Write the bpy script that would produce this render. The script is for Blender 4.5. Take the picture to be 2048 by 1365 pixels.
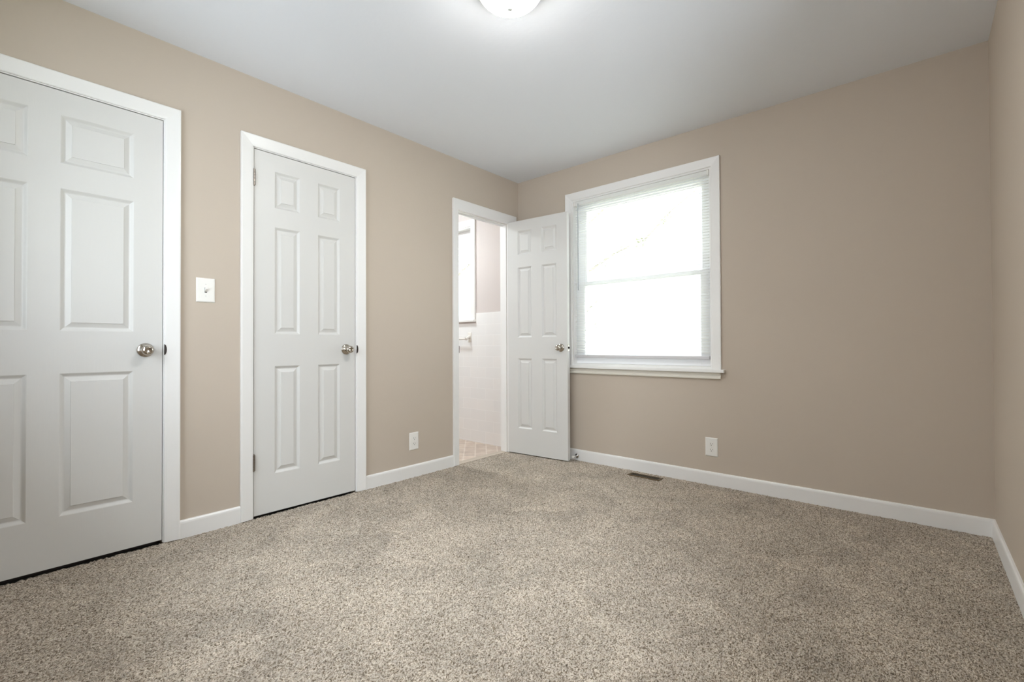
import bpy, bmesh, math, random
import numpy as np
from mathutils import Vector, Matrix

for o in list(bpy.data.objects):
    bpy.data.objects.remove(o)
SC = bpy.context.scene
COL = SC.collection

# ------------------------------------------------------------------ camera
cam = bpy.data.objects.new('camera', bpy.data.cameras.new('camera'))
COL.objects.link(cam)
SC.camera = cam
cam.data.sensor_fit = 'HORIZONTAL'
cam.data.sensor_width = 36.0
cam.data.lens = 36.0 * 931.09 / 2048.0
cam.data.clip_start = 0.02
YAW, PITCH, ROLL = math.radians(-41.0283), math.radians(0.5782), math.radians(-0.2441)
fw = Vector((math.sin(YAW) * math.cos(PITCH), math.cos(YAW) * math.cos(PITCH), math.sin(PITCH)))
r0 = Vector((math.cos(YAW), -math.sin(YAW), 0))
u0 = r0.cross(fw)
rr = math.cos(ROLL) * r0 + math.sin(ROLL) * u0
uu = -math.sin(ROLL) * r0 + math.cos(ROLL) * u0
M = Matrix.Identity(4)
for i in range(3):
    M[i][0], M[i][1], M[i][2] = rr[i], uu[i], -fw[i]
M.translation = Vector((2.7608, -3.2653, 0.9438))
cam.matrix_world = M

# ------------------------------------------------------------------ view, sky, sun
SC.view_settings.view_transform = 'Standard'
SC.view_settings.look = 'None'
SC.view_settings.exposure = 0.15
SC.view_settings.gamma = 1.0
SC.view_settings.use_curve_mapping = False
SC.cycles.use_denoising = True
SC.cycles.max_bounces = 24
SC.cycles.diffuse_bounces = 16
SC.cycles.transparent_max_bounces = 24
SC.cycles.caustics_reflective = False
SC.cycles.caustics_refractive = False

SKY_LOW, SKY_HIGH, SKY_SOUTH, SKY_EAST = 1.5, 11.0, 3.9, 2.2
LAMP_STRENGTH = 135.0
w = bpy.data.worlds.new('sky')
SC.world = w
w.use_nodes = True
nt = w.node_tree
nt.nodes.clear()
wo = nt.nodes.new('ShaderNodeOutputWorld')
bg = nt.nodes.new('ShaderNodeBackground')
tc = nt.nodes.new('ShaderNodeTexCoord')
sx = nt.nodes.new('ShaderNodeSeparateXYZ')
nt.links.new(tc.outputs['Generated'], sx.inputs[0])


def mathn(tree, op, a, b=None, c=None):
    n = tree.nodes.new('ShaderNodeMath')
    n.operation = op
    for k, v in enumerate((a, b, c)):
        if v is None:
            continue
        if isinstance(v, (int, float)):
            n.inputs[k].default_value = v
        else:
            tree.links.new(v, n.inputs[k])
    return n.outputs[0]


# overcast dome: brighter high up and towards the sunny south and east
def mapr(tree, v, a, b, c, d):
    n = tree.nodes.new('ShaderNodeMapRange')
    n.interpolation_type = 'SMOOTHSTEP'
    for k, x in zip(('From Min', 'From Max', 'To Min', 'To Max'), (a, b, c, d)):
        n.inputs[k].default_value = x
    tree.links.new(v, n.inputs['Value'])
    return n.outputs['Result']


hi = mapr(nt, sx.outputs['Z'], 0.36, 0.75, SKY_LOW, SKY_HIGH)
ea = mapr(nt, mathn(nt, 'MULTIPLY', sx.outputs['Y'], -1.0), 0.0, 0.6, 0.0, SKY_SOUTH)
st = mathn(nt, 'ADD', mathn(nt, 'ADD', hi, ea), mapr(nt, sx.outputs['X'], 0.05, 0.6, 0.0, SKY_EAST))
nt.links.new(st, bg.inputs['Strength'])
bg.inputs['Color'].default_value = (0.86, 0.93, 1.0, 1)
nt.links.new(bg.outputs[0], wo.inputs[0])

sun = bpy.data.objects.new('sun', bpy.data.lights.new('sun', 'SUN'))
COL.objects.link(sun)
sun.data.energy = 24.0
sun.data.angle = math.radians(1.5)
sun.rotation_euler = (0, math.radians(-48), math.radians(3))   # along the house front, clear of the windows

# ------------------------------------------------------------------ materials
def mat(name, color, rough=0.5, metal=0.0, spec=0.5, bump=None, emit=None):
    m = bpy.data.materials.new(name)
    m.use_nodes = True
    t = m.node_tree
    b = t.nodes['Principled BSDF']
    b.inputs['Base Color'].default_value = (*color, 1)
    b.inputs['Roughness'].default_value = rough
    b.inputs['Metallic'].default_value = metal
    b.inputs['Specular IOR Level'].default_value = spec
    if bump:
        scale, strength, dist = bump[:3]
        co = t.nodes.new('ShaderNodeTexCoord')
        n = t.nodes.new('ShaderNodeTexNoise')
        n.inputs['Scale'].default_value = scale
        n.inputs['Detail'].default_value = 4
        if len(bump) > 3:
            mp = t.nodes.new('ShaderNodeMapping')
            mp.inputs['Scale'].default_value = bump[3]
            t.links.new(co.outputs['Object'], mp.inputs[0])
            t.links.new(mp.outputs[0], n.inputs['Vector'])
        else:
            t.links.new(co.outputs['Object'], n.inputs['Vector'])
        bp = t.nodes.new('ShaderNodeBump')
        bp.inputs['Strength'].default_value = strength
        bp.inputs['Distance'].default_value = dist
        t.links.new(n.outputs['Fac'], bp.inputs['Height'])
        t.links.new(bp.outputs[0], b.inputs['Normal'])
    return m


def lin(r, g, b):
    f = lambda c: (c / 255 / 12.92) if c <= 10 else ((c / 255 + 0.055) / 1.055) ** 2.4
    return (f(r), f(g), f(b))


M_wall = mat('beige_wall_paint', lin(193, 181, 167), 0.75, spec=0.25, bump=(60, 0.25, 0.0015))
M_ceil = mat('flat_white_ceiling_paint', lin(226, 229, 234), 0.9, spec=0.1, bump=(45, 0.3, 0.002))
M_trim = mat('white_trim_paint', lin(232, 231, 229), 0.35, bump=(25, 0.12, 0.001))
M_door = mat('white_door_paint', lin(212, 211, 208), 0.42, bump=(40, 0.18, 0.0008, (4, 4, 0.35)))
M_sill = mat('cream_trim_paint', lin(226, 222, 212), 0.4)
M_plate = mat('white_plastic_plate', lin(232, 230, 225), 0.35)
M_slot = mat('dark_slot', (0.03, 0.028, 0.026), 0.6)
M_nickel = mat('satin_nickel', lin(190, 183, 172), 0.16, 1.0)
M_strike = mat('dark_bronze_strike', (0.05, 0.042, 0.038), 0.45, 0.7)
M_hinge = mat('aged_nickel_hinge', lin(150, 142, 134), 0.35, 1.0)
M_pvc = mat('white_vinyl_sash', lin(246, 247, 249), 0.4)
M_reg = mat('brown_register_enamel', lin(104, 84, 56), 0.45, 0.3)
M_regd = mat('dark_duct', (0.02, 0.016, 0.01), 0.8)
M_rubber = mat('white_rubber', lin(225, 222, 215), 0.7)
M_pink = mat('pinkish_bathroom_paint', lin(208, 200, 197), 0.8, spec=0.2)
M_ceramic = mat('white_ceramic', lin(225, 222, 216), 0.2)
M_gap_shade = mat('painted_gap_shade', lin(84, 78, 72), 0.9)  # shade in the gap under the closed doors, put into the colour
M_grass = mat('lawn_green', lin(176, 178, 160), 0.9)
M_bark = mat('grey_bark', lin(120, 115, 108), 0.9, bump=(30, 0.5, 0.01))
M_leaf = mat('pale_green_leaf', lin(160, 165, 142), 0.6)
M_cord = mat('blind_cord', lin(228, 228, 226), 0.7)


def m_blind():
    m = bpy.data.materials.new('white_blind_slat')
    m.use_nodes = True
    t = m.node_tree
    b = t.nodes['Principled BSDF']
    b.inputs['Base Color'].default_value = (*lin(248, 248, 248), 1)
    b.inputs['Roughness'].default_value = 0.4
    tl = t.nodes.new('ShaderNodeBsdfTranslucent')
    tl.inputs[0].default_value = (*lin(244, 244, 242), 1)
    mx = t.nodes.new('ShaderNodeMixShader')
    mx.inputs[0].default_value = 0.5
    t.links.new(b.outputs[0], mx.inputs[1])
    t.links.new(tl.outputs[0], mx.inputs[2])
    t.links.new(mx.outputs[0], t.nodes['Material Output'].inputs[0])
    return m


M_blind = m_blind()


def m_glass():
    m = bpy.data.materials.new('window_glass')
    m.use_nodes = True
    t = m.node_tree
    t.nodes.clear()
    o = t.nodes.new('ShaderNodeOutputMaterial')
    tr = t.nodes.new('ShaderNodeBsdfTransparent')
    tr.inputs[0].default_value = (0.97, 0.98, 0.98, 1)
    gl = t.nodes.new('ShaderNodeBsdfGlossy')
    gl.inputs['Roughness'].default_value = 0.02
    fr = t.nodes.new('ShaderNodeFresnel')
    fr.inputs[0].default_value = 1.25
    mx = t.nodes.new('ShaderNodeMixShader')
    t.links.new(fr.outputs[0], mx.inputs[0])
    t.links.new(tr.outputs[0], mx.inputs[1])
    t.links.new(gl.outputs[0], mx.inputs[2])
    t.links.new(mx.outputs[0], o.inputs[0])
    return m


M_glass = m_glass()


def m_shade(name, col, strength):
    m = bpy.data.materials.new(name)
    m.use_nodes = True
    t = m.node_tree
    b = t.nodes['Principled BSDF']
    b.inputs['Base Color'].default_value = (0.85, 0.85, 0.83, 1)
    b.inputs['Roughness'].default_value = 0.3
    b.inputs['Emission Color'].default_value = (*col, 1)
    # frosted bowl: brightest straight below the bulbs, dim at its rim
    g = t.nodes.new('ShaderNodeNewGeometry')
    sz = t.nodes.new('ShaderNodeSeparateXYZ')
    t.links.new(g.outputs['Normal'], sz.inputs[0])
    t.links.new(mapr(t, mathn(t, 'ABSOLUTE', sz.outputs['Z']), 0.45, 1.0, strength * 0.02, strength), b.inputs['Emission Strength'])
    return m


M_shade = m_shade('lit_frosted_glass_shade', (1.0, 0.975, 0.935), LAMP_STRENGTH)


def m_tile():
    m = mat('white_wall_tile', lin(236, 235, 234), 0.2)
    t = m.node_tree
    b = t.nodes['Principled BSDF']
    co = t.nodes.new('ShaderNodeTexCoord')
    mp = t.nodes.new('ShaderNodeMapping')
    mp.inputs['Rotation'].default_value = (math.pi / 2, 0, 0)
    br = t.nodes.new('ShaderNodeTexBrick')
    br.offset = 0.5
    br.inputs['Color1'].default_value = (*lin(236, 235, 234), 1)
    br.inputs['Color2'].default_value = (*lin(233, 233, 233), 1)
    br.inputs['Mortar'].default_value = (*lin(241, 241, 241), 1)
    br.inputs['Scale'].default_value = 1.0
    br.inputs['Mortar Size'].default_value = 0.002
    br.inputs['Brick Width'].default_value = 0.21
    br.inputs['Row Height'].default_value = 0.105
    t.links.new(co.outputs['Object'], mp.inputs[0])
    t.links.new(mp.outputs[0], br.inputs['Vector'])
    t.links.new(br.outputs['Color'], b.inputs['Base Color'])
    return m


M_tile = m_tile()


def m_vinyl():
    m = mat('beige_stone_vinyl', lin(205, 186, 168), 0.35)
    t = m.node_tree
    b = t.nodes['Principled BSDF']
    co = t.nodes.new('ShaderNodeTexCoord')
    mp = t.nodes.new('ShaderNodeMapping')
    mp.inputs['Rotation'].default_value = (0, 0, math.radians(45))
    br = t.nodes.new('ShaderNodeTexBrick')
    br.offset = 0.5
    br.inputs['Color1'].default_value = (*lin(206, 188, 172), 1)
    br.inputs['Color2'].default_value = (*lin(192, 175, 161), 1)
    br.inputs['Mortar'].default_value = (*lin(214, 201, 189), 1)
    br.inputs['Scale'].default_value = 1.0
    br.inputs['Mortar Size'].default_value = 0.006
    br.inputs['Brick Width'].default_value = 0.2
    br.inputs['Row Height'].default_value = 0.1
    t.links.new(co.outputs['Object'], mp.inputs[0])
    t.links.new(mp.outputs[0], br.inputs['Vector'])
    n = t.nodes.new('ShaderNodeTexNoise')
    n.inputs['Scale'].default_value = 14
    t.links.new(co.outputs['Object'], n.inputs['Vector'])
    mx = t.nodes.new('ShaderNodeMixRGB')
    mx.blend_type = 'OVERLAY'
    mx.inputs[0].default_value = 0.35
    t.links.new(br.outputs['Color'], mx.inputs[1])
    t.links.new(n.outputs['Fac'], mx.inputs[2])
    t.links.new(mx.outputs[0], b.inputs['Base Color'])
    return m


M_vinyl = m_vinyl()


def m_carpet():
    m = bpy.data.materials.new('speckled_frieze_carpet')
    m.use_nodes = True
    t = m.node_tree
    b = t.nodes['Principled BSDF']
    b.inputs['Roughness'].default_value = 1.0
    b.inputs['Specular IOR Level'].default_value = 0.0
    b.inputs['Sheen Weight'].default_value = 0.15
    b.inputs['Sheen Roughness'].default_value = 0.6
    co = t.nodes.new('ShaderNodeTexCoord')
    # fibres are short twisted dashes lying across the view
    mp = t.nodes.new('ShaderNodeMapping')
    mp.inputs['Rotation'].default_value = (0, 0, math.radians(25))
    mp.inputs['Scale'].default_value = (1.0, 0.7, 1.0)
    t.links.new(co.outputs['Object'], mp.inputs[0])
    vo = t.nodes.new('ShaderNodeTexVoronoi')
    vo.inputs['Scale'].default_value = 290
    t.links.new(mp.outputs[0], vo.inputs['Vector'])
    sp = t.nodes.new('ShaderNodeSeparateColor')
    t.links.new(vo.outputs['Color'], sp.inputs[0])
    rp = t.nodes.new('ShaderNodeValToRGB')
    rp.color_ramp.interpolation = 'LINEAR'
    els = rp.color_ramp.elements
    els[0].position, els[0].color = 0.0, (*lin(96, 84, 69), 1)
    els[1].position, els[1].color = 1.0, (*lin(232, 224, 213), 1)
    for pos, c in ((0.16, (122, 108, 90)), (0.38, (176, 163, 147)), (0.6, (202, 192, 178)), (0.85, (222, 213, 201))):
        e = els.new(pos)
        e.color = (*lin(*c), 1)
    fz = t.nodes.new('ShaderNodeTexNoise')
    fz.inputs['Scale'].default_value = 230
    fz.inputs['Detail'].default_value = 3
    fz.inputs['Distortion'].default_value = 0.6
    t.links.new(mp.outputs[0], fz.inputs['Vector'])
    fzr = mapr(t, fz.outputs['Fac'], 0.375, 0.625, 0.0, 1.0)
    t.links.new(mathn(t, 'ADD', mathn(t, 'MULTIPLY', sp.outputs[0], 0.42), mathn(t, 'MULTIPLY', fzr, 0.58)), rp.inputs[0])
    # brushed nap: broad soft patches
    n2 = t.nodes.new('ShaderNodeTexNoise')
    n2.inputs['Scale'].default_value = 3.6
    n2.inputs['Detail'].default_value = 6
    n2.inputs['Roughness'].default_value = 0.62
    n2.inputs['Distortion'].default_value = 0.8
    t.links.new(co.outputs['Object'], n2.inputs['Vector'])
    mr = t.nodes.new('ShaderNodeMapRange')
    mr.inputs['From Min'].default_value = 0.3
    mr.inputs['From Max'].default_value = 0.7
    mr.inputs['To Min'].default_value = 0.70
    mr.inputs['To Max'].default_value = 1.06
    t.links.new(n2.outputs['Fac'], mr.inputs['Value'])
    n3 = t.nodes.new('ShaderNodeTexNoise')
    n3.inputs['Scale'].default_value = 60
    n3.inputs['Detail'].default_value = 2
    t.links.new(mp.outputs[0], n3.inputs['Vector'])
    mr3 = t.nodes.new('ShaderNodeMapRange')
    mr3.inputs['From Min'].default_value = 0.3
    mr3.inputs['From Max'].default_value = 0.7
    mr3.inputs['To Min'].default_value = 0.86
    mr3.inputs['To Max'].default_value = 1.12
    t.links.new(n3.outputs['Fac'], mr3.inputs['Value'])
    k = mathn(t, 'MULTIPLY', mr.outputs['Result'], mr3.outputs['Result'])
    sc = t.nodes.new('ShaderNodeVectorMath')
    sc.operation = 'SCALE'
    t.links.new(rp.outputs[0], sc.inputs[0])
    t.links.new(k, sc.inputs['Scale'])
    wm = t.nodes.new('ShaderNodeVectorMath')
    wm.operation = 'MULTIPLY'
    wm.inputs[1].default_value = (1.0, 0.97, 0.93)
    t.links.new(sc.outputs[0], wm.inputs[0])
    t.links.new(wm.outputs[0], b.inputs['Base Color'])
    bp = t.nodes.new('ShaderNodeBump')
    bp.inputs['Strength'].default_value = 0.6
    bp.inputs['Distance'].default_value = 0.006
    t.links.new(vo.outputs['Distance'], bp.inputs['Height'])
    bp.invert = True
    t.links.new(bp.outputs[0], b.inputs['Normal'])
    return m


M_carpet = m_carpet()

# ------------------------------------------------------------------ mesh helpers
class MB:
    """Collects faces for ONE mesh object (world or local coordinates)."""

    def __init__(self):
        self.v, self.f, self.s = [], [], []

    def add(self, vs, fs, smooth=False):
        n = len(self.v)
        self.v += [tuple(p) for p in vs]
        self.f += [tuple(i + n for i in q) for q in fs]
        self.s += [smooth] * len(fs)
        return self

    def box(self, x0, x1, y0, y1, z0, z1):
        vs = [(x0, y0, z0), (x1, y0, z0), (x1, y1, z0), (x0, y1, z0), (x0, y0, z1), (x1, y0, z1), (x1, y1, z1), (x0, y1, z1)]
        return self.add(vs, [(0, 3, 2, 1), (4, 5, 6, 7), (0, 1, 5, 4), (1, 2, 6, 5), (2, 3, 7, 6), (3, 0, 4, 7)])

    def bbox(self, x0, x1, y0, y1, z0, z1, bev=0.002, seg=2):
        bm = bmesh.new()
        bmesh.ops.create_cube(bm, size=1)
        for v in bm.verts:
            v.co = Vector(((x0 + x1) / 2 + v.co.x * (x1 - x0), (y0 + y1) / 2 + v.co.y * (y1 - y0), (z0 + z1) / 2 + v.co.z * (z1 - z0)))
        bmesh.ops.bevel(bm, geom=list(bm.edges), offset=bev, segments=seg, profile=0.5, affect='EDGES')
        bm.verts.index_update()
        self.add([v.co[:] for v in bm.verts], [[v.index for v in f.verts] for f in bm.faces])
        bm.free()
        return self

    def lathe(self, prof, origin, axis, n=32, cap=True):
        """prof: (radius, distance along axis); axis: unit vector"""
        a = Vector(axis).normalized()
        t = Vector((0, 0, 1)) if abs(a.z) < 0.9 else Vector((1, 0, 0))
        e1 = a.cross(t).normalized()
        e2 = a.cross(e1)
        O = Vector(origin)
        vs, fs = [], []
        for r, d in prof:
            for k in range(n):
                an = 2 * math.pi * k / n
                vs.append(O + a * d + (e1 * math.cos(an) + e2 * math.sin(an)) * r)
        for i in range(len(prof) - 1):
            for k in range(n):
                k2 = (k + 1) % n
                fs.append((i * n + k, i * n + k2, (i + 1) * n + k2, (i + 1) * n + k))
        if cap:
            fs.append(tuple(reversed(range(n))))
            fs.append(tuple((len(prof) - 1) * n + k for k in range(n)))
        return self.add(vs, fs, True)

    def tube(self, pts, r, n=10):
        P = [Vector(p) for p in pts]
        rad = r if isinstance(r, (list, tuple)) else [r] * len(P)
        vs, fs = [], []
        for i, p in enumerate(P):
            d = (P[min(i + 1, len(P) - 1)] - P[max(i - 1, 0)]).normalized()
            t = Vector((0, 0, 1)) if abs(d.z) < 0.9 else Vector((1, 0, 0))
            e1 = d.cross(t).normalized()
            e2 = d.cross(e1)
            for k in range(n):
                an = 2 * math.pi * k / n
                vs.append(p + (e1 * math.cos(an) + e2 * math.sin(an)) * rad[i])
        for i in range(len(P) - 1):
            for k in range(n):
                k2 = (k + 1) % n
                fs.append((i * n + k, i * n + k2, (i + 1) * n + k2, (i + 1) * n + k))
        fs.append(tuple(reversed(range(n))))
        fs.append(tuple((len(P) - 1) * n + k for k in range(n)))
        return self.add(vs, fs, True)

    def build(self, name, m, parent=None, origin=None):
        o0 = Vector(origin) if origin is not None else (Vector(parent.get('_o', (0, 0, 0))) if parent is not None else Vector((0, 0, 0)))
        me = bpy.data.meshes.new(name)
        me.from_pydata([tuple(Vector(p) - o0) for p in self.v], [], self.f)
        me.polygons.foreach_set('use_smooth', self.s)
        bm = bmesh.new()
        bm.from_mesh(me)
        bmesh.ops.recalc_face_normals(bm, faces=bm.faces)
        bm.to_mesh(me)
        bm.free()
        if any(self.s):
            try:
                me.set_sharp_from_angle(angle=math.radians(40))
            except Exception:
                pass
        me.materials.append(m)
        o = bpy.data.objects.new(name, me)
        COL.objects.link(o)
        if parent is not None:
            o.parent = parent
            o['_o'] = tuple(o0)
        else:
            o.location = o0
            o['_o'] = tuple(o0)
        return o


def tag(o, label, cat, group=None, kind=None):
    o['label'] = label
    o['category'] = cat
    if group:
        o['group'] = group
    if kind:
        o['kind'] = kind
    return o


def thing(name, loc, label, cat, group=None, kind=None):
    o = bpy.data.objects.new(name, None)
    o.empty_display_size = 0.1
    COL.objects.link(o)
    o.location = loc
    o['_o'] = tuple(loc)
    return tag(o, label, cat, group, kind)


def struct(o, label, cat):
    return tag(o, label, cat, None, 'structure')


# ------------------------------------------------------------------ dimensions (metres; floor 0, left-back corner at origin)
W, D, H = 3.04, 3.66, 2.44
TH = 0.07            # thin partition on the left
D1 = (-3.497, -2.669, -0.02, 2.055)      # opening y0,y1,z0,z1
D2 = (-2.268, -1.642, -0.02, 2.052)
D3 = (-0.754, -0.166, 0.0, 2.028)
WN = (0.592, 1.716, 0.778, 2.153)      # bedroom window opening x0,x1,z0,z1
WR = (0.35, 1.65, 0.778, 2.153)         # added fill-light window in the rear wall (unseen, behind the camera)
WE = (-2.65, -1.45, 0.778, 2.153)       # added fill-light window in the right wall (unseen, beside the camera)
WB = (-1.30, -0.620, 1.205, 2.150)     # bathroom window opening


def wall_with_holes(plane, lo, hi, u0, u1, z0, z1, holes):
    """boxes around rectangular holes; plane 'x' or 'y' is the thickness axis"""
    us = sorted({u0, u1, *[h[0] for h in holes], *[h[1] for h in holes]})
    zs = sorted({z0, z1, *[h[2] for h in holes], *[h[3] for h in holes]})
    us = [u for u in us if u0 <= u <= u1]
    zs = [z for z in zs if z0 <= z <= z1]
    mb = MB()
    inside = lambda u, z: any(h[0] < u < h[1] and h[2] < z < h[3] for h in holes)
    nu, nz = len(us) - 1, len(zs) - 1
    solid = [[not inside((us[i] + us[i + 1]) / 2, (zs[j] + zs[j + 1]) / 2) for j in range(nz)] for i in range(nu)]
    P = (lambda t, u, z: (t, u, z)) if plane == 'x' else (lambda t, u, z: (u, t, z))
    for i in range(nu):
        for j in range(nz):
            if not solid[i][j]:
                continue
            a, b, c, d = us[i], us[i + 1], zs[j], zs[j + 1]
            for t in (lo, hi):
                mb.add([P(t, a, c), P(t, b, c), P(t, b, d), P(t, a, d)], [(0, 1, 2, 3)])
            if i == 0 or not solid[i - 1][j]:
                mb.add([P(lo, a, c), P(hi, a, c), P(hi, a, d), P(lo, a, d)], [(0, 1, 2, 3)])
            if i == nu - 1 or not solid[i + 1][j]:
                mb.add([P(lo, b, c), P(hi, b, c), P(hi, b, d), P(lo, b, d)], [(0, 1, 2, 3)])
            if j == 0 or not solid[i][j - 1]:
                mb.add([P(lo, a, c), P(hi, a, c), P(hi, b, c), P(lo, b, c)], [(0, 1, 2, 3)])
            if j == nz - 1 or not solid[i][j + 1]:
                mb.add([P(lo, a, d), P(hi, a, d), P(hi, b, d), P(lo, b, d)], [(0, 1, 2, 3)])
    # weld
    key, vv, remap = {}, [], []
    for p in mb.v:
        k = tuple(round(c, 5) for c in p)
        if k not in key:
            key[k] = len(vv)
            vv.append(p)
        remap.append(key[k])
    mb.v = vv
    mb.f = [tuple(remap[i] for i in f) for f in mb.f]
    return mb


# ------------------------------------------------------------------ room shell
struct(wall_with_holes('x', -TH, 0.0, -D - 0.12, 0.0, -0.02, H + 0.02, [D1, D2, D3]).build('wall_left', M_wall),
       'beige painted left wall with three white door openings', 'wall')
struct(wall_with_holes('y', 0.0, 0.14, 0.0, W + 0.12, -0.02, H + 0.02, [WN]).build('wall_back', M_wall),
       'beige painted far wall with the blind covered window', 'wall')
struct(wall_with_holes('x', W, W + 0.12, -D - 0.12, 0.0, -0.02, H + 0.02, [WE]).build('wall_right', M_wall),
       'beige painted wall at the right edge of the room', 'wall')
struct(wall_with_holes('y', -D - 0.12, -D, 0.0, W, -0.02, H + 0.02, [WR]).build('wall_rear', M_wall),
       'beige wall behind the camera with an added window for fill light', 'wall')
struct(MB().box(0.0, W, -D, 0.0, H, H + 0.12).build('ceiling', M_ceil),
       'smooth white ceiling over the bedroom', 'ceiling')


def carpet():
    """tufted pile surface: a fine grid with uneven tuft heights, kept below z = 0"""
    step = 0.0065
    nx, ny = int(W / step) + 1, int(D / step) + 1
    rng = np.random.default_rng(7)
    X, Y = np.meshgrid(np.linspace(0, W, nx), np.linspace(-D, 0, ny), indexing='ij')
    Z = -0.009 * rng.random((nx, ny)) ** 1.3
    jx = (rng.random((nx, ny)) - .5) * step * .7
    jy = (rng.random((nx, ny)) - .5) * step * .7
    jx[0] = jx[-1] = 0
    jx[:, 0] = jx[:, -1] = 0
    jy[0] = jy[-1] = 0
    jy[:, 0] = jy[:, -1] = 0
    V = np.stack([X + jx, Y + jy, Z], -1).reshape(-1, 3).astype(np.float32)
    # slab underside + skirt
    i, j = np.meshgrid(np.arange(nx - 1), np.arange(ny - 1), indexing='ij')
    a = (i * ny + j).ravel()
    F = np.stack([a, a + ny, a + ny + 1, a + 1], -1)
    ring = [k * ny for k in range(nx)] + [(nx - 1) * ny + k for k in range(1, ny)] + [k * ny + ny - 1 for k in range(nx - 2, -1, -1)] + [k for k in range(ny - 2, 0, -1)]
    n0 = len(V)
    low = V[ring].copy()
    low[:, 2] = -0.06
    V = np.concatenate([V, low])
    m_ = len(ring)
    SK = np.array([[ring[k], n0 + k, n0 + (k + 1) % m_, ring[(k + 1) % m_]] for k in range(m_)])
    F = np.concatenate([F, SK])
    me = bpy.data.meshes.new('floor')
    me.vertices.add(len(V))
    me.vertices.foreach_set('co', V.ravel())
    me.loops.add(len(F) * 4)
    me.loops.foreach_set('vertex_index', F.ravel().astype(np.int32))
    me.polygons.add(len(F))
    me.polygons.foreach_set('loop_start', np.arange(0, len(F) * 4, 4, dtype=np.int32))
    me.update(calc_edges=True)
    me.validate()
    me.polygons.foreach_set('use_smooth', np.ones(len(me.polygons), dtype=bool))
    me.materials.append(M_carpet)
    o = bpy.data.objects.new('floor', me)
    COL.objects.link(o)
    return struct(o, 'speckled beige and grey pile carpet over the whole bedroom floor', 'floor')


carpet()

# ------------------------------------------------------------------ casings and baseboards
RANCH = [(0.0, 0.0), (0.0, 0.008), (0.003, 0.0105), (0.012, 0.0125), (0.045, 0.0165), (0.058, 0.0185), (0.062, 0.0180), (0.064, 0.015), (0.064, 0.0)]


def casing_u(mb, plane, face, sgn, u0, u1, ztop, zbot, wid=0.064, prof=RANCH):
    """mitred three-sided casing round an opening; sgn = direction it stands off the wall"""
    s = wid / 0.064
    P = (lambda t, u, z: (t, u, z)) if plane == 'x' else (lambda t, u, z: (u, t, z))
    L = []
    for d, h in prof:
        d *= s
        L.append([P(face + sgn * h, u0 - d, zbot), P(face + sgn * h, u0 - d, ztop + d), P(face + sgn * h, u1 + d, ztop + d), P(face + sgn * h, u1 + d, zbot)])
    n = len(L)
    for seg in range(3):
        vs = [L[i][seg] for i in range(n)] + [L[i][seg + 1] for i in range(n)]
        fs = [(i, i + 1, n + i + 1, n + i) for i in range(n - 1)]
        if seg == 0:
            fs.append(tuple(range(n)))
        if seg == 2:
            fs.append(tuple(n + i for i in range(n)))
        mb.add(vs, fs)
    return mb


def jambs(mb, d, x0=-TH, x1=0.0, t=0.004):
    """thin painted lining of a left-wall opening"""
    y0, y1, z0, z1 = d
    mb.box(x0, x1, y0, y0 + t, 0.0, z1 - t)
    mb.box(x0, x1, y1 - t, y1, 0.0, z1 - t)
    mb.box(x0, x1, y0, y1, z1 - t, z1)
    return mb


t1 = thing('trim_1', (0, D1[1], 0), 'white casing around the near left door', 'door frame', kind='structure')
casing_u(MB(), 'x', 0.0, 1, D1[0], D1[1], D1[3], 0.0).build('casing', M_trim, t1)
jambs(MB(), D1).build('jamb', M_trim, t1)
t2 = thing('trim_2', (0, D2[1], 0), 'white mitred casing around the narrow closed door', 'door frame', kind='structure')
casing_u(MB(), 'x', 0.0, 1, D2[0], D2[1], D2[3], 0.0).build('casing', M_trim, t2)
jambs(MB(), D2).build('jamb', M_trim, t2)
t3 = thing('trim_3', (0, D3[1], 0), 'flat white casing around the open bathroom doorway', 'door frame', kind='structure')
mb = MB()
mb.bbox(0.0, 0.018, D3[0] - 0.053, D3[0], 0.0, 2.028, 0.002)
mb.bbox(0.0, 0.018, D3[0] - 0.053, -0.045, 2.028, 2.116, 0.002)
mb.bbox(0.0, 0.018, D3[1] + 0.002, -0.045, 0.0, 2.028, 0.002)
mb.build('casing', M_trim, t3)
mb = MB()
mb.box(-TH, 0.0, D3[0], D3[0] + 0.004, 0.0, D3[3] - 0.004)
mb.box(-TH, 0.0, D3[1] - 0.004, D3[1], 0.0, D3[3] - 0.004)
mb.box(-TH, 0.0, D3[0], D3[1], D3[3] - 0.004, D3[3])
mb.box(-0.052, -0.038, D3[0] + 0.004, D3[0] + 0.014, 0.0, 2.014)
mb.box(-0.052, -0.038, D3[0] + 0.004, D3[1] - 0.004, 2.014, 2.024)
mb.build('jamb', M_trim, t3)


def strike(y, z, parent):
    """dark half-round strike lip peeping past the edge of the door"""
    mb = MB()
    n = 14
    vs, fs = [], []
    for x in (0.0085, 0.0125):
        for k in range(n + 1):
            a = -math.pi / 2 + math.pi * k / n
            vs.append((x, y + 0.010 * math.cos(a), z + 0.026 * math.sin(a)))
    m = n + 1
    fs.append(tuple(range(m)))
    fs.append(tuple(m + k for k in range(m)))
    for k in range(m):
        fs.append((k, (k + 1) % m, m + (k + 1) % m, m + k))
    mb.add(vs, fs)
    return mb.build('strike_plate', M_strike, parent)


strike(D1[1] - 0.001, 0.932, t1)
strike(D2[1] - 0.001, 0.925, t2)
mb = MB().bbox(-0.030, 0.016, D3[0] + 0.0035, D3[0] + 0.0065, 0.888, 0.944, 0.001)
mb.build('strike_plate', M_strike, t3)

BASE = [(0.0, 0.0), (0.012, 0.0), (0.012, 0.075), (0.0105, 0.083), (0.006, 0.089), (0.0, 0.090)]


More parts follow.
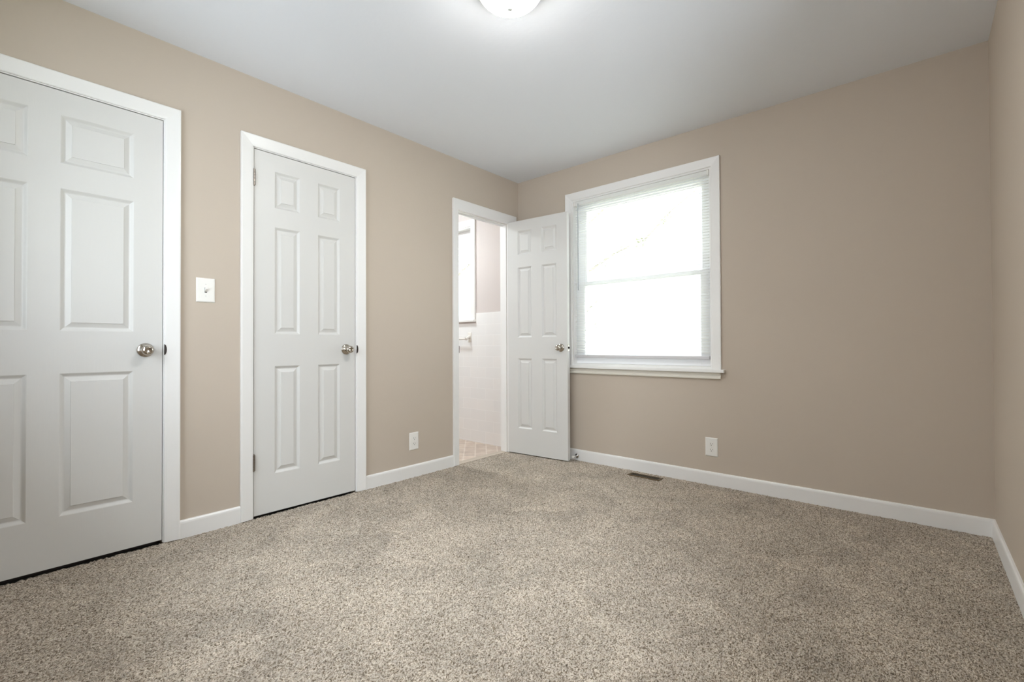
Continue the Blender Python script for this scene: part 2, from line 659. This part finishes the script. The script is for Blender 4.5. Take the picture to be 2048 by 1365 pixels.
def base_run(mb, plane, face, sgn, u0, u1):
    P = (lambda t, u, z: (t, u, z)) if plane == 'x' else (lambda t, u, z: (u, t, z))
    n = len(BASE)
    vs = [P(face + sgn * t, u0, z - 0.004) for t, z in BASE] + [P(face + sgn * t, u1, z - 0.004) for t, z in BASE]
    fs = [(i, (i + 1) % n, n + (i + 1) % n, n + i) for i in range(n)] + [tuple(range(n)), tuple(n + i for i in range(n))]
    return mb.add(vs, fs)


struct(base_run(MB(), 'x', 0.0, 1, D1[1] + 0.064, D2[0] - 0.064).build('baseboard_left', M_trim),
       'short white baseboard between the two closed doors', 'baseboard')
struct(base_run(MB(), 'x', 0.0, 1, D2[1] + 0.064, D3[0] - 0.053).build('baseboard_left', M_trim),
       'white baseboard under the outlet left of the bathroom doorway', 'baseboard')
struct(base_run(MB(), 'y', 0.0, -1, 0.0, W).build('baseboard_back', M_trim),
       'long white baseboard under the window wall', 'baseboard')
struct(base_run(MB(), 'x', W, -1, -D, -0.012).build('baseboard_right', M_trim),
       'white baseboard along the right wall', 'baseboard')


# ------------------------------------------------------------------ six-panel doors
ROWS = ((0.224, 0.833), (1.016, 1.628), (1.736, 1.946))


def panel_face(mb, wid, z0, z1, cols, depth_axis_pos, sgn):
    """a moulded door face in local coordinates: x = out of face, y along the width, z up"""
    ys = [0.0, cols[0][0], cols[0][1], cols[1][0], cols[1][1], wid]
    zs = [z0, ROWS[0][0], ROWS[0][1], ROWS[1][0], ROWS[1][1], ROWS[2][0], ROWS[2][1], z1]
    X = lambda d: depth_axis_pos - sgn * d
    ringspec = [(0.0, 0.0), (0.003, 0.0018), (0.011, 0.0095), (0.014, 0.0112), (0.017, 0.0112), (0.0350, 0.0036), (0.0365, 0.0008)]
    for i in range(5):
        for j in range(7):
            a, b, c, d = ys[i], ys[i + 1], zs[j], zs[j + 1]
            if i in (1, 3) and j in (1, 3, 5):
                rings = []
                for ins, dep in ringspec:
                    rings.append([(X(dep), a + ins, c + ins), (X(dep), b - ins, c + ins), (X(dep), b - ins, d - ins), (X(dep), a + ins, d - ins)])
                for q in range(len(rings) - 1):
                    for k in range(4):
                        k2 = (k + 1) % 4
                        mb.add([rings[q][k], rings[q][k2], rings[q + 1][k2], rings[q + 1][k]], [(0, 1, 2, 3)])
                mb.add(rings[-1], [(0, 1, 2, 3)])
            else:
                mb.add([(X(0), a, c), (X(0), b, c), (X(0), b, d), (X(0), a, d)], [(0, 1, 2, 3)])


def door_leaf_mesh(wid, z0, z1, cols, th=0.035, both=True):
    """front face at x = 0, slab behind it at negative x"""
    mb = MB()
    panel_face(mb, wid, z0, z1, cols, 0.0, 1)
    if both:
        panel_face(mb, wid, z0, z1, cols, -th, -1)
    else:
        mb.add([(-th, 0, z0), (-th, wid, z0), (-th, wid, z1), (-th, 0, z1)], [(0, 1, 2, 3)])
    for (y, yy, z, zz) in ((0, 0, z0, z1), (wid, wid, z0, z1)):
        mb.add([(0, y, z), (-th, y, z), (-th, y, zz), (0, y, zz)], [(0, 1, 2, 3)])
    for z in (z0, z1):
        mb.add([(0, 0, z), (-th, 0, z), (-th, wid, z), (0, wid, z)], [(0, 1, 2, 3)])
    return mb


ROSE = [(0.0, 0.0), (0.033, 0.0), (0.033, 0.003), (0.031, 0.006), (0.024, 0.0095), (0.016, 0.012), (0.0125, 0.014)]
KNOB = [(0.0115, 0.012), (0.0105, 0.020), (0.0110, 0.027), (0.0145, 0.032), (0.0200, 0.037), (0.0232, 0.043), (0.0240, 0.049),
        (0.0225, 0.056), (0.0185, 0.0605), (0.0140, 0.0625), (0.0115, 0.0615), (0.0, 0.0605)]


def knob(parent, y, z, x=0.0, sgn=1, local=True):
    k = MB().lathe([(r, d) for r, d in KNOB], (x, y, z), (sgn, 0, 0), 40).build('doorknob', M_nickel, parent, origin=(0, 0, 0) if local else None)
    MB().lathe(ROSE, (x, y, z), (sgn, 0, 0), 40).build('rose', M_nickel, k, origin=(0, 0, 0) if local else None)
    return k


def hinge(parent, y, z0, z1, x=0.006):
    mb = MB()
    n = 5
    for i in range(n):
        a = z0 + (z1 - z0) * i / n
        b = z0 + (z1 - z0) * (i + 1) / n - 0.0008
        mb.lathe([(0.0072, 0), (0.0078, 0.0005), (0.0078, b - a - 0.0005), (0.0072, b - a)], (x, y, a), (0, 0, 1), 16)
    mb.lathe([(0.004, 0), (0.0045, 0.002), (0.002, 0.005)], (x, y, z1), (0, 0, 1), 12)
    mb.lathe([(0.004, 0), (0.0045, 0.002), (0.002, 0.005)], (x, y, z0), (0, 0, -1), 12)
    return mb.build('hinge', M_hinge, parent, origin=(0, 0, 0))


def closed_door(name, d, cols, kn, z0, label, hinges=()):
    root = thing(name, (-0.001, d[0] + 0.0065, 0), label, 'door', kind='structure')
    wid = d[1] - d[0] - 0.013
    door_leaf_mesh(wid, z0, d[3] - 0.0085, cols, both=False).build('door_leaf', M_door, root, origin=(0, 0, 0))
    knob(root, kn[0] - d[0] - 0.0065, kn[1])
    for (a, b) in hinges:
        hinge(root, -0.003, a, b)
    return root


y0 = D1[0] + 0.0065
closed_door('door_1', D1, ((-3.381 - y0, -3.131 - y0), (-3.034 - y0, -2.786 - y0)), (-2.741, 0.930), 0.013,
            'wide white six panel door cut off by the left edge')
y0 = D2[0] + 0.0065
closed_door('door_2', D2, ((-2.152 - y0, -2.008 - y0), (-1.898 - y0, -1.755 - y0)), (-1.712, 0.925), 0.009,
            'narrow closed white six panel door with two visible hinges', hinges=((0.260, 0.349), (1.839, 1.928)))

# the bathroom door, opened into the room almost flat to the window wall
d3 = thing('door_3', (0.020, -0.1665, 0), 'white six panel door standing open in front of the window', 'door', kind='structure')
LW = 0.600
mb = door_leaf_mesh(LW, 0.006, 2.037, ((0.105, 0.252), (0.353, 0.500)), both=True)
# local: y along width, x = -thickness .. 0 ; turn so the width runs along +X and the front face looks at the camera
mb.v = [(y, x + 0.035, z) for x, y, z in mb.v]
mb.v = [(x, -(0.0) + (yy - 0.035) * -1 - 0.0, z) for x, yy, z in mb.v]
leaf3 = mb.build('door_leaf', M_door, d3, origin=(0, 0, 0))
d3.rotation_euler = (0, 0, math.radians(4.8))
k = MB().lathe(KNOB, (LW - 0.062, 0.0, 0.925), (0, -1, 0), 40).build('doorknob', M_nickel, d3, origin=(0, 0, 0))
MB().lathe(ROSE, (LW - 0.062, 0.0, 0.925), (0, -1, 0), 40).build('rose', M_nickel, k, origin=(0, 0, 0))
MB().bbox(LW - 0.0005, LW + 0.0015, 0.006, 0.029, 0.897, 0.953, 0.0005).build('latch_plate', M_nickel, d3, origin=(0, 0, 0))
MB().bbox(LW, LW + 0.010, 0.012, 0.023, 0.917, 0.933, 0.002).build('latch_bolt', M_strike, d3, origin=(0, 0, 0))

# backing coloured dark as shade, seen through the gap under the closed doors
struct(MB().box(-TH - 0.05, -TH, -D - 0.12, -1.40, -0.06, H).box(-TH, 0.0, -D - 0.12, -1.40, -0.06, -0.02).build('wall_dark_backing', M_gap_shade), 'backing painted as dark shade behind the two closed doors', 'wall')

# ------------------------------------------------------------------ bedroom window
def sash_window(root, x0, x1, z0, z1, zm, fr, yb, m=M_pvc):
    """double hung: lining, upper sash (outer), lower sash (inner), each with its pane"""
    mb = MB()
    mb.box(x0, x0 + 0.012, 0.0, 0.14, z0, z1)
    mb.box(x1 - 0.012, x1, 0.0, 0.14, z0, z1)
    mb.box(x0 + 0.012, x1 - 0.012, 0.0, 0.14, z1 - 0.012, z1)
    mb.box(x0 + 0.012, x1 - 0.012, 0.0, 0.16, z0, z0 + 0.018)
    mb.build('window_frame', M_trim, root)
    a, b = x0 + 0.0125, x1 - 0.0125
    top = z1 - 0.0125
    bot = z0 + 0.0185

    def sash(name, za, zb, ya, rail_b, rail_t):
        mb = MB()
        mb.bbox(a, a + fr, ya, ya + 0.032, za, zb, 0.003)
        mb.bbox(b - fr, b, ya, ya + 0.032, za, zb, 0.003)
        mb.bbox(a + fr - 0.002, b - fr + 0.002, ya, ya + 0.032, za, za + rail_b, 0.003)
        mb.bbox(a + fr - 0.002, b - fr + 0.002, ya, ya + 0.032, zb - rail_t, zb, 0.003)
        s = mb.build(name, m, root)
        MB().box(a + fr - 0.004, b - fr + 0.004, ya + 0.015, ya + 0.018, za + rail_b - 0.004, zb - rail_t + 0.004).build('pane', M_glass, s)
    sash('upper_sash', zm - 0.012, top, yb + 0.036, 0.034, fr)
    sash('lower_sash', bot, zm + 0.022, yb, fr * 0.9, 0.034)


win = thing('window_1', (1.154, 0, WN[2]), 'white double hung window behind the mini blind', 'window', kind='structure')
sash_window(win, *WN, 1.448, 0.078, 0.045)
casing_u(MB(), 'y', 0.0, -1, WN[0], WN[1], WN[3], WN[2], 0.060).build('casing', M_trim, win)
# stool (sill board) with horns and the apron below
MB().bbox(0.506, 1.800, -0.042, 0.045, 0.757, 0.779, 0.004, 3).build('window_stool', M_trim, win)
AP = [(0.0, 0.756), (-0.012, 0.756), (-0.016, 0.748), (-0.013, 0.741), (-0.013, 0.733), (-0.019, 0.727), (-0.019, 0.719), (-0.016, 0.714), (0.0, 0.714)]
n = len(AP)
MB().add([(0.535, y, z) for y, z in AP] + [(1.772, y, z) for y, z in AP],
         [(i, (i + 1) % n, n + (i + 1) % n, n + i) for i in range(n)] + [tuple(range(n)), tuple(n + i for i in range(n))]).build('apron', M_sill, win)

# two windows added out of view for fill light, behind and beside the camera
def fill_window(name, loc, label, a, b, z0, z1, turn):
    """built as if in the back wall (inside face y = 0, outside +y), then turned into its own wall"""
    def go(mb):
        mb.v = [turn(x, y, z) for x, y, z in mb.v]
        return mb
    root = thing(name, loc, label, 'window', kind='structure')
    mb = MB()
    mb.box(a, a + 0.012, 0, 0.12, z0, z1).box(b - 0.012, b, 0, 0.12, z0, z1)
    mb.box(a, b, 0, 0.12, z1 - 0.012, z1).box(a, b, 0, 0.13, z0, z0 + 0.018)
    for za, zb, ya in ((z0 + 0.019, 1.470, 0.05), (1.436, z1 - 0.013, 0.085)):
        mb.box(a + 0.012, a + 0.057, ya, ya + 0.03, za, zb).box(b - 0.057, b - 0.012, ya, ya + 0.03, za, zb)
        mb.box(a + 0.057, b - 0.057, ya, ya + 0.03, za, za + 0.04).box(a + 0.057, b - 0.057, ya, ya + 0.03, zb - 0.04, zb)
    go(mb).build('window_frame', M_pvc, root)
    mb = casing_u(MB(), 'y', 0.0, -1, a, b, z1, z0, 0.060)
    mb.box(a - 0.085, b + 0.085, -0.042, 0.045, z0 - 0.021, z0 + 0.001)
    go(mb).build('casing', M_trim, root)
    for za, zb, ya in ((0.835, 1.432, 0.064), (1.474, z1 - 0.051, 0.099)):
        go(MB().box(a + 0.054, b - 0.054, ya, ya + 0.003, za, zb)).build('pane', M_glass, root)


fill_window('fill_window_rear', (1.0, -D, WR[2]), 'unseen window added in the rear wall for fill light', -WR[1], -WR[0], WR[2], WR[3], lambda x, y, z: (-x, -D - y, z))
fill_window('fill_window_right', (W, -2.05, WE[2]), 'unseen window added in the right wall to brighten the room', -WE[1], -WE[0], WE[2], WE[3], lambda x, y, z: (W + y, -x, z))

# mini blind hung inside the window opening
bl = thing('mini_blind', (1.154, 0.02, 2.14), 'white horizontal mini blind lowered over the bedroom window', 'window blind')
BX0, BX1, BY = WN[0] + 0.018, WN[1] - 0.020, 0.018
hr = MB().bbox(BX0, BX1, BY - 0.014, BY + 0.014, 2.108, 2.138, 0.003).build('headrail', M_blind, bl)
for x in (BX0 - 0.003, BX1 - 0.012):
    MB().bbox(x, x + 0.015, BY - 0.016, BY + 0.016, 2.104, 2.1405, 0.002).build('bracket', M_plate, bl)
slats = MB()
PITCH = 0.0197
z = 2.092
k = 0
random.seed(4)
while z > 0.872:
    tilt = math.radians(9 + random.uniform(-1.5, 1.5))
    sag = random.uniform(-0.0006, 0.0006)
    vs = []
    ns = 6
    for x in (BX0 + 0.004, BX1 - 0.004):
        for t in (0.0, 0.0007):
            for q in range(ns + 1):
                s = -0.0125 + 0.025 * q / ns
                bow = 0.0016 * (1 - (s / 0.0125) ** 2)
                vs.append((x, BY + s * math.cos(tilt), z + sag + s * math.sin(tilt) + bow - t))
    N = ns + 1
    fs = []
    for q in range(ns):
        fs.append((q, q + 1, 2 * N + q + 1, 2 * N + q))
        fs.append((N + q, N + q + 1, 3 * N + q + 1, 3 * N + q))
    fs.append((0, N, 3 * N, 2 * N))
    fs.append((N - 1, 2 * N - 1, 4 * N - 1, 3 * N - 1))
    slats.add(vs, fs, True)
    z -= PITCH
    k += 1
slats.build('slats', M_blind, bl)
MB().bbox(BX0 + 0.002, BX1 - 0.002, BY - 0.012, BY + 0.012, 0.844, 0.866, 0.003).build('bottom_rail', mat('grey_white_rail', lin(206, 204, 206), 0.4), bl)
for x in (BX0 + 0.10, 1.154, BX1 - 0.10):
    mb = MB()
    mb.tube([(x, BY - 0.0135, 2.108), (x, BY - 0.0135, 0.862)], 0.0006, 5)
    mb.tube([(x, BY + 0.0135, 2.108), (x, BY + 0.0135, 0.862)], 0.0006, 5)
    mb.build('ladder_cord', M_cord, bl)
wd = MB().tube([(0.652, BY - 0.020, 2.12), (0.652, BY - 0.022, 2.09), (0.652, BY - 0.023, 1.40)], 0.0035, 8)
wd.build('tilt_wand', mat('clear_plastic_wand', lin(176, 180, 184), 0.2), bl)

# ------------------------------------------------------------------ ceiling light
LX, LY = 1.511, -1.832
lamp = thing('ceiling_light', (LX, LY, H), 'round flush mount ceiling light with glowing white glass dome', 'ceiling light')
MB().lathe([(0.0, 0.0), (0.156, 0.0), (0.160, 0.003), (0.160, 0.009), (0.156, 0.012), (0.0, 0.012)], (LX, LY, H), (0, 0, -1), 64, False).build('canopy', mat('white_enamel_pan', lin(225, 225, 225), 0.4), lamp)
dome = []
for i in range(0, 25):
    a = (math.pi / 2) * i / 24
    dome.append((0.140 * math.cos(a) if i < 24 else 0.0005, 0.011 + 0.093 * math.sin(a)))
MB().lathe(dome, (LX, LY, H), (0, 0, -1), 72, False).build('glass_shade', M_shade, lamp)
MB().lathe([(0.0, 0.102), (0.0085, 0.103), (0.0115, 0.1075), (0.0115, 0.111), (0.008, 0.115), (0.0005, 0.1165)], (LX, LY, H), (0, 0, -1), 24, False).build('finial', mat('dull_grey_finial', lin(196, 195, 192), 0.7), lamp)

bath_fill_lamp = thing('ceiling_light', (-0.95, -0.75, H), 'unseen dome light added to brighten the bathroom', 'ceiling light')  # lamp added out of view to lift the bathroom brightness
MB().lathe([(0.0, 0.0), (0.156, 0.0), (0.156, 0.014), (0.150, 0.022), (0.0, 0.022)], (-0.95, -0.75, H), (0, 0, -1), 48, False).build('canopy', M_trim, bath_fill_lamp)
MB().lathe(dome, (-0.95, -0.75, H), (0, 0, -1), 48, False).build('glass_shade', m_shade('bath_fill_glass', (0.88, 0.97, 1.0), 150.0), bath_fill_lamp)

# ------------------------------------------------------------------ switch and outlets (flat plates on the walls)
def plate_mesh(w_, h_, t=0.006):
    """local: x out of the wall, y across, z up, centred"""
    mb = MB()
    L = [(w_ / 2, h_ / 2, 0.0), (w_ / 2, h_ / 2, 0.0025), (w_ / 2 - 0.002, h_ / 2 - 0.002, 0.0045), (w_ / 2 - 0.006, h_ / 2 - 0.006, t)]
    R = [[(x, -a, -b), (x, a, -b), (x, a, b), (x, -a, b)] for a, b, x in L]
    for q in range(len(R) - 1):
        for k in range(4):
            k2 = (k + 1) % 4
            mb.add([R[q][k], R[q][k2], R[q + 1][k2], R[q + 1][k]], [(0, 1, 2, 3)])
    mb.add(R[-1], [(0, 1, 2, 3)])
    mb.add(R[0], [(0, 1, 2, 3)])
    return mb


def screw(parent, z, x):
    s = MB().lathe([(0.0, 0.0), (0.0032, 0.0), (0.0032, 0.0006), (0.002, 0.0012), (0.0, 0.0013)], (x, 0, z), (1, 0, 0), 14, False).build('screw', M_plate, parent, origin=(0, 0, 0))
    MB().box(x + 0.0011, x + 0.0015, -0.0024, 0.0024, z - 0.0004, z + 0.0004).build('screw_slot', M_slot, s, origin=(0, 0, 0))


sw = thing('light_switch', (0.0, -2.4945, 1.236), 'white toggle light switch between the two closed doors', 'light switch')
plate_mesh(0.084, 0.124).build('cover_plate', M_plate, sw, origin=(0, 0, 0))
MB().box(0.0058, 0.0063, -0.0055, 0.0055, -0.013, 0.013).build('toggle_slot', M_slot, sw, origin=(0, 0, 0))
tg = MB()
tg.add([(0.004, -0.0048, -0.010), (0.004, 0.0048, -0.010), (0.004, 0.0048, 0.010), (0.004, -0.0048, 0.010),
        (0.019, -0.0035, 0.004), (0.019, 0.0035, 0.004), (0.0175, 0.0035, 0.0135), (0.0175, -0.0035, 0.0135)],
       [(0, 3, 2, 1), (4, 5, 6, 7), (0, 1, 5, 4), (1, 2, 6, 5), (2, 3, 7, 6), (3, 0, 4, 7)])
tg.build('toggle', M_plate, sw, origin=(0, 0, 0))
screw(sw, 0.030, 0.006)
screw(sw, -0.030, 0.006)


def receptacle(parent, zc):
    mb = MB()
    n = 28
    vs = []
    for x in (0.0055, 0.0082):
        for k in range(n):
            a = 2 * math.pi * k / n
            vs.append((x, 0.0172 * math.cos(a), zc + max(-0.0142, min(0.0142, 0.0178 * math.sin(a)))))
    fs = [tuple(range(n)), tuple(n + k for k in range(n))] + [(k, (k + 1) % n, n + (k + 1) % n, n + k) for k in range(n)]
    mb.add(vs, fs)
    r = mb.build('receptacle', M_plate, parent, origin=(0, 0, 0))
    sl = MB()
    sl.box(0.0078, 0.0085, -0.0075, -0.0055, zc - 0.001, zc + 0.008)
    sl.box(0.0078, 0.0085, 0.0055, 0.0075, zc, zc + 0.0075)
    sl.lathe([(0.0, 0.0), (0.0026, 0.0), (0.0026, 0.0007), (0.0, 0.0007)], (0.0078, 0, zc - 0.0065), (1, 0, 0), 14, False)
    sl.build('slots', M_slot, r, origin=(0, 0, 0))


def outlet(loc, rz, label):
    o = thing('wall_outlet', loc, label, 'electrical outlet', 'duplex wall outlets')
    plate_mesh(0.081, 0.125).build('cover_plate', M_plate, o, origin=(0, 0, 0))
    receptacle(o, 0.0195)
    receptacle(o, -0.0195)
    screw(o, 0.0, 0.006)
    o.rotation_euler = (0, 0, rz)
    return o


outlet((0.0, -1.183, 0.256), 0.0, 'white duplex outlet on the left wall beside the bathroom doorway')
outlet((1.706, 0.0, 0.253), -math.pi / 2, 'white duplex outlet on the far wall below the window corner')

# ------------------------------------------------------------------ floor register
rg = thing('floor_register', (1.277, -0.114, 0.0), 'brown metal floor vent set in the carpet under the window', 'floor vent')
mb = MB()
x0, x1, ya, yb = 1.157, 1.397, -0.150, -0.078
mb.bbox(x0, x1, ya, ya + 0.010, -0.004, 0.003, 0.001)
mb.bbox(x0, x1, yb - 0.010, yb, -0.004, 0.003, 0.001)
mb.bbox(x0, x0 + 0.012, ya + 0.009, yb - 0.009, -0.004, 0.003, 0.001)
mb.bbox(x1 - 0.012, x1, ya + 0.009, yb - 0.009, -0.004, 0.003, 0.001)
mb.build('register_frame', M_reg, rg)
MB().box(x0 + 0.010, x1 - 0.010, ya + 0.008, yb - 0.008, -0.004, 0.0004).build('duct_opening', M_regd, rg)
mb = MB()
nl = 16
for k in range(nl):
    x = x0 + 0.018 + (x1 - x0 - 0.036) * k / (nl - 1)
    mb.box(x - 0.0016, x + 0.0016, ya + 0.009, yb - 0.009, 0.0002, 0.0022)
mb.build('louvers', mat('dark_brown_louvre', lin(66, 52, 34), 0.5, 0.3), rg)

# ------------------------------------------------------------------ door stop on the back baseboard
ds = thing('door_stop', (0.637, -0.012, 0.034), 'small chrome door stop on the baseboard beside the open door', 'door stop')
MB().lathe([(0.0, 0.0), (0.018, 0.0), (0.018, 0.004), (0.012, 0.008), (0.0065, 0.011), (0.0065, 0.045), (0.011, 0.047), (0.011, 0.052), (0.0, 0.052)], (0.637, -0.012, 0.034), (0, -1, 0), 24, False).build('stem', mat('chrome', (0.75, 0.75, 0.74), 0.08, 1.0), ds)
MB().lathe([(0.0, 0.052), (0.0105, 0.052), (0.0115, 0.056), (0.0105, 0.064), (0.006, 0.067), (0.0, 0.068)], (0.637, -0.012, 0.034), (0, -1, 0), 24, False).build('bumper', M_rubber, ds)

# ------------------------------------------------------------------ bathroom seen through the doorway
BW, BD = -1.75, -1.35
struct(wall_with_holes('y', 0.0, 0.14, BW - 0.1, 0.0, -0.02, H + 0.02, [WB]).build('wall_bathroom_back', M_pink), 'pinkish bathroom wall beside the bathroom window', 'wall')
struct(MB().box(BW - 0.1, BW, BD - 0.1, 0.0, -0.02, H + 0.02).build('wall_bathroom_left', M_pink), 'bathroom wall hidden beyond the doorway', 'wall')
struct(MB().box(BW, -TH, BD - 0.05, BD, -0.02, H + 0.02).build('wall_bathroom_front', M_pink), 'bathroom wall opposite the bathroom window', 'wall')
struct(MB().box(BW, -TH, BD, 0.0, H, H + 0.12).build('ceiling_bathroom', M_ceil), 'white bathroom ceiling', 'ceiling')
struct(MB().box(BW, 0.0, BD, 0.0, -0.09, -0.012).build('floor_bathroom', M_vinyl), 'beige stone pattern bathroom floor seen through the doorway', 'floor')
# tile wainscot on the window wall and the far wall
mb = MB()
mb.box(BW, WB[0] - 0.07, -0.009, 0.0, -0.012, 1.270)
mb.box(WB[0] - 0.07, WB[1] + 0.075, -0.009, 0.0, -0.012, 1.170)
mb.box(WB[1] + 0.075, -TH, -0.009, 0.0, -0.012, 1.270)
struct(mb.build('trim_4', M_tile), 'glossy white tile wainscot on the bathroom wall', 'wall tile')
wb = thing('window_2', (-0.96, 0, WB[2]), 'bright bathroom window glimpsed through the open doorway', 'window', kind='structure')
sash_window(wb, *WB, 1.640, 0.045, 0.045)
casing_u(MB(), 'y', 0.0, -1, WB[0], WB[1], WB[3], WB[2], 0.066).build('casing', M_trim, wb)
MB().bbox(WB[0] - 0.075, WB[1] + 0.070, -0.040, 0.03, 1.184, 1.206, 0.004).build('window_stool', M_trim, wb)
tb = thing('towel_bar', (-0.90, -0.009, 1.02), 'white ceramic towel bar on the bathroom tile under the window', 'towel bar')
for x in (-1.18, -0.635):
    mb = MB().bbox(x - 0.024, x + 0.024, -0.0155, -0.009, 0.982, 1.078, 0.003)
    mb.tube([(x, -0.012, 1.035), (x, -0.035, 1.028), (x, -0.066, 1.012)], [0.020, 0.015, 0.015], 14)
    mb.build('bracket', M_ceramic, tb)
MB().tube([(-1.18, -0.062, 1.014), (-0.635, -0.062, 1.014)], 0.009, 14).build('bar', M_ceramic, tb)

# ------------------------------------------------------------------ outdoors: lawn and a leafy tree
tag(MB().box(-30, 30, 0.3, 45, -0.75, -0.6).build('lawn', M_grass), 'pale overexposed lawn outside the windows', 'lawn', kind='structure')
random.seed(11)


def tree(loc, h, label, limbs, clumps, nleaf, seed):
    """trunk, the limbs given as point lists, and leaves gathered round the clump points"""
    rnd = random.Random(seed)
    x, y, z = loc
    root = thing('tree', loc, label, 'tree', 'trees outside the windows')
    MB().tube([(x, y, z), (x + 0.05, y, z + h * 0.3), (x - 0.05, y + 0.05, z + h * 0.55), (x + 0.1, y, z + h * 0.85), (x + 0.15, y, z + h)],
              [0.15, 0.12, 0.09, 0.06, 0.03], 12).build('trunk', M_bark, root)
    for L in limbs:
        MB().tube(L, [0.05 - 0.035 * i / (len(L) - 1) for i in range(len(L))], 8).build('branch', M_bark, root)
    mb = MB()
    for k in range(nleaf):
        e, sp = rnd.choice(clumps)
        c = Vector(e) + Vector((rnd.gauss(0, sp), rnd.gauss(0, sp), rnd.gauss(0, sp * 0.7)))
        d = Vector((rnd.gauss(0, 1), rnd.gauss(0, 1), rnd.gauss(0, 0.6))).normalized()
        s_ = d.cross(Vector((rnd.gauss(0, 1), rnd.gauss(0, 1), 1))).normalized()
        nrm = d.cross(s_)
        l_ = rnd.uniform(0.05, 0.10)
        mb.add([c, c + d * l_ * 0.5 + s_ * l_ * 0.3 + nrm * 0.006, c + d * l_, c + d * l_ * 0.5 - s_ * l_ * 0.3 + nrm * 0.006], [(0, 1, 2), (0, 2, 3)])
    mb.build('foliage', M_leaf, root)
    return root


tree((-3.7, 5.2, -0.6), 4.6, 'leafy tree faintly visible through the bedroom blind',
     [[(-3.7, 5.2, 1.7), (-2.9, 5.2, 2.2), (-2.48, 5.2, 2.5), (-1.83, 5.2, 2.83), (-1.19, 5.2, 3.0), (-0.66, 5.2, 3.46), (-0.2, 5.2, 3.75)],
      [(-3.65, 5.25, 0.9), (-2.9, 5.3, 1.4), (-2.3, 5.3, 1.9)],
      [(-3.65, 5.2, 2.4), (-2.8, 5.3, 3.4), (-1.6, 5.4, 4.2), (-0.2, 5.4, 4.4)],
      [(-3.7, 5.2, 2.6), (-4.6, 5.3, 3.4), (-5.4, 5.3, 3.8)]],
     [((-1.75, 5.2, 2.80), 0.12), ((-2.1, 5.2, 2.65), 0.12), ((-1.3, 5.2, 2.95), 0.08), ((-0.8, 5.2, 3.3), 0.08), ((-2.35, 5.3, 1.75), 0.16), ((-2.4, 5.3, 1.35), 0.16),
      ((-2.9, 5.3, 1.6), 0.25), ((-2.2, 5.4, 3.95), 0.2), ((-1.5, 5.4, 4.1), 0.2), ((-0.8, 5.4, 4.2), 0.2), ((-0.2, 5.4, 4.3), 0.2), ((-5.0, 5.3, 3.6), 0.4)], 1500, 3)
tree((-8.0, 5.8, -0.6), 4.9, 'pale leafy tree glimpsed through the bathroom window',
     [[(-8.0, 5.8, 2.4), (-7.0, 5.8, 3.1), (-5.9, 5.8, 3.6)], [(-8.0, 5.8, 2.6), (-8.6, 5.8, 3.5)]],
     [((-6.6, 5.7, 3.3), 0.3), ((-6.1, 5.7, 3.6), 0.25), ((-7.4, 5.8, 3.5), 0.4)], 1400, 8)

for o in bpy.data.objects:
    if '_o' in o:
        del o['_o']
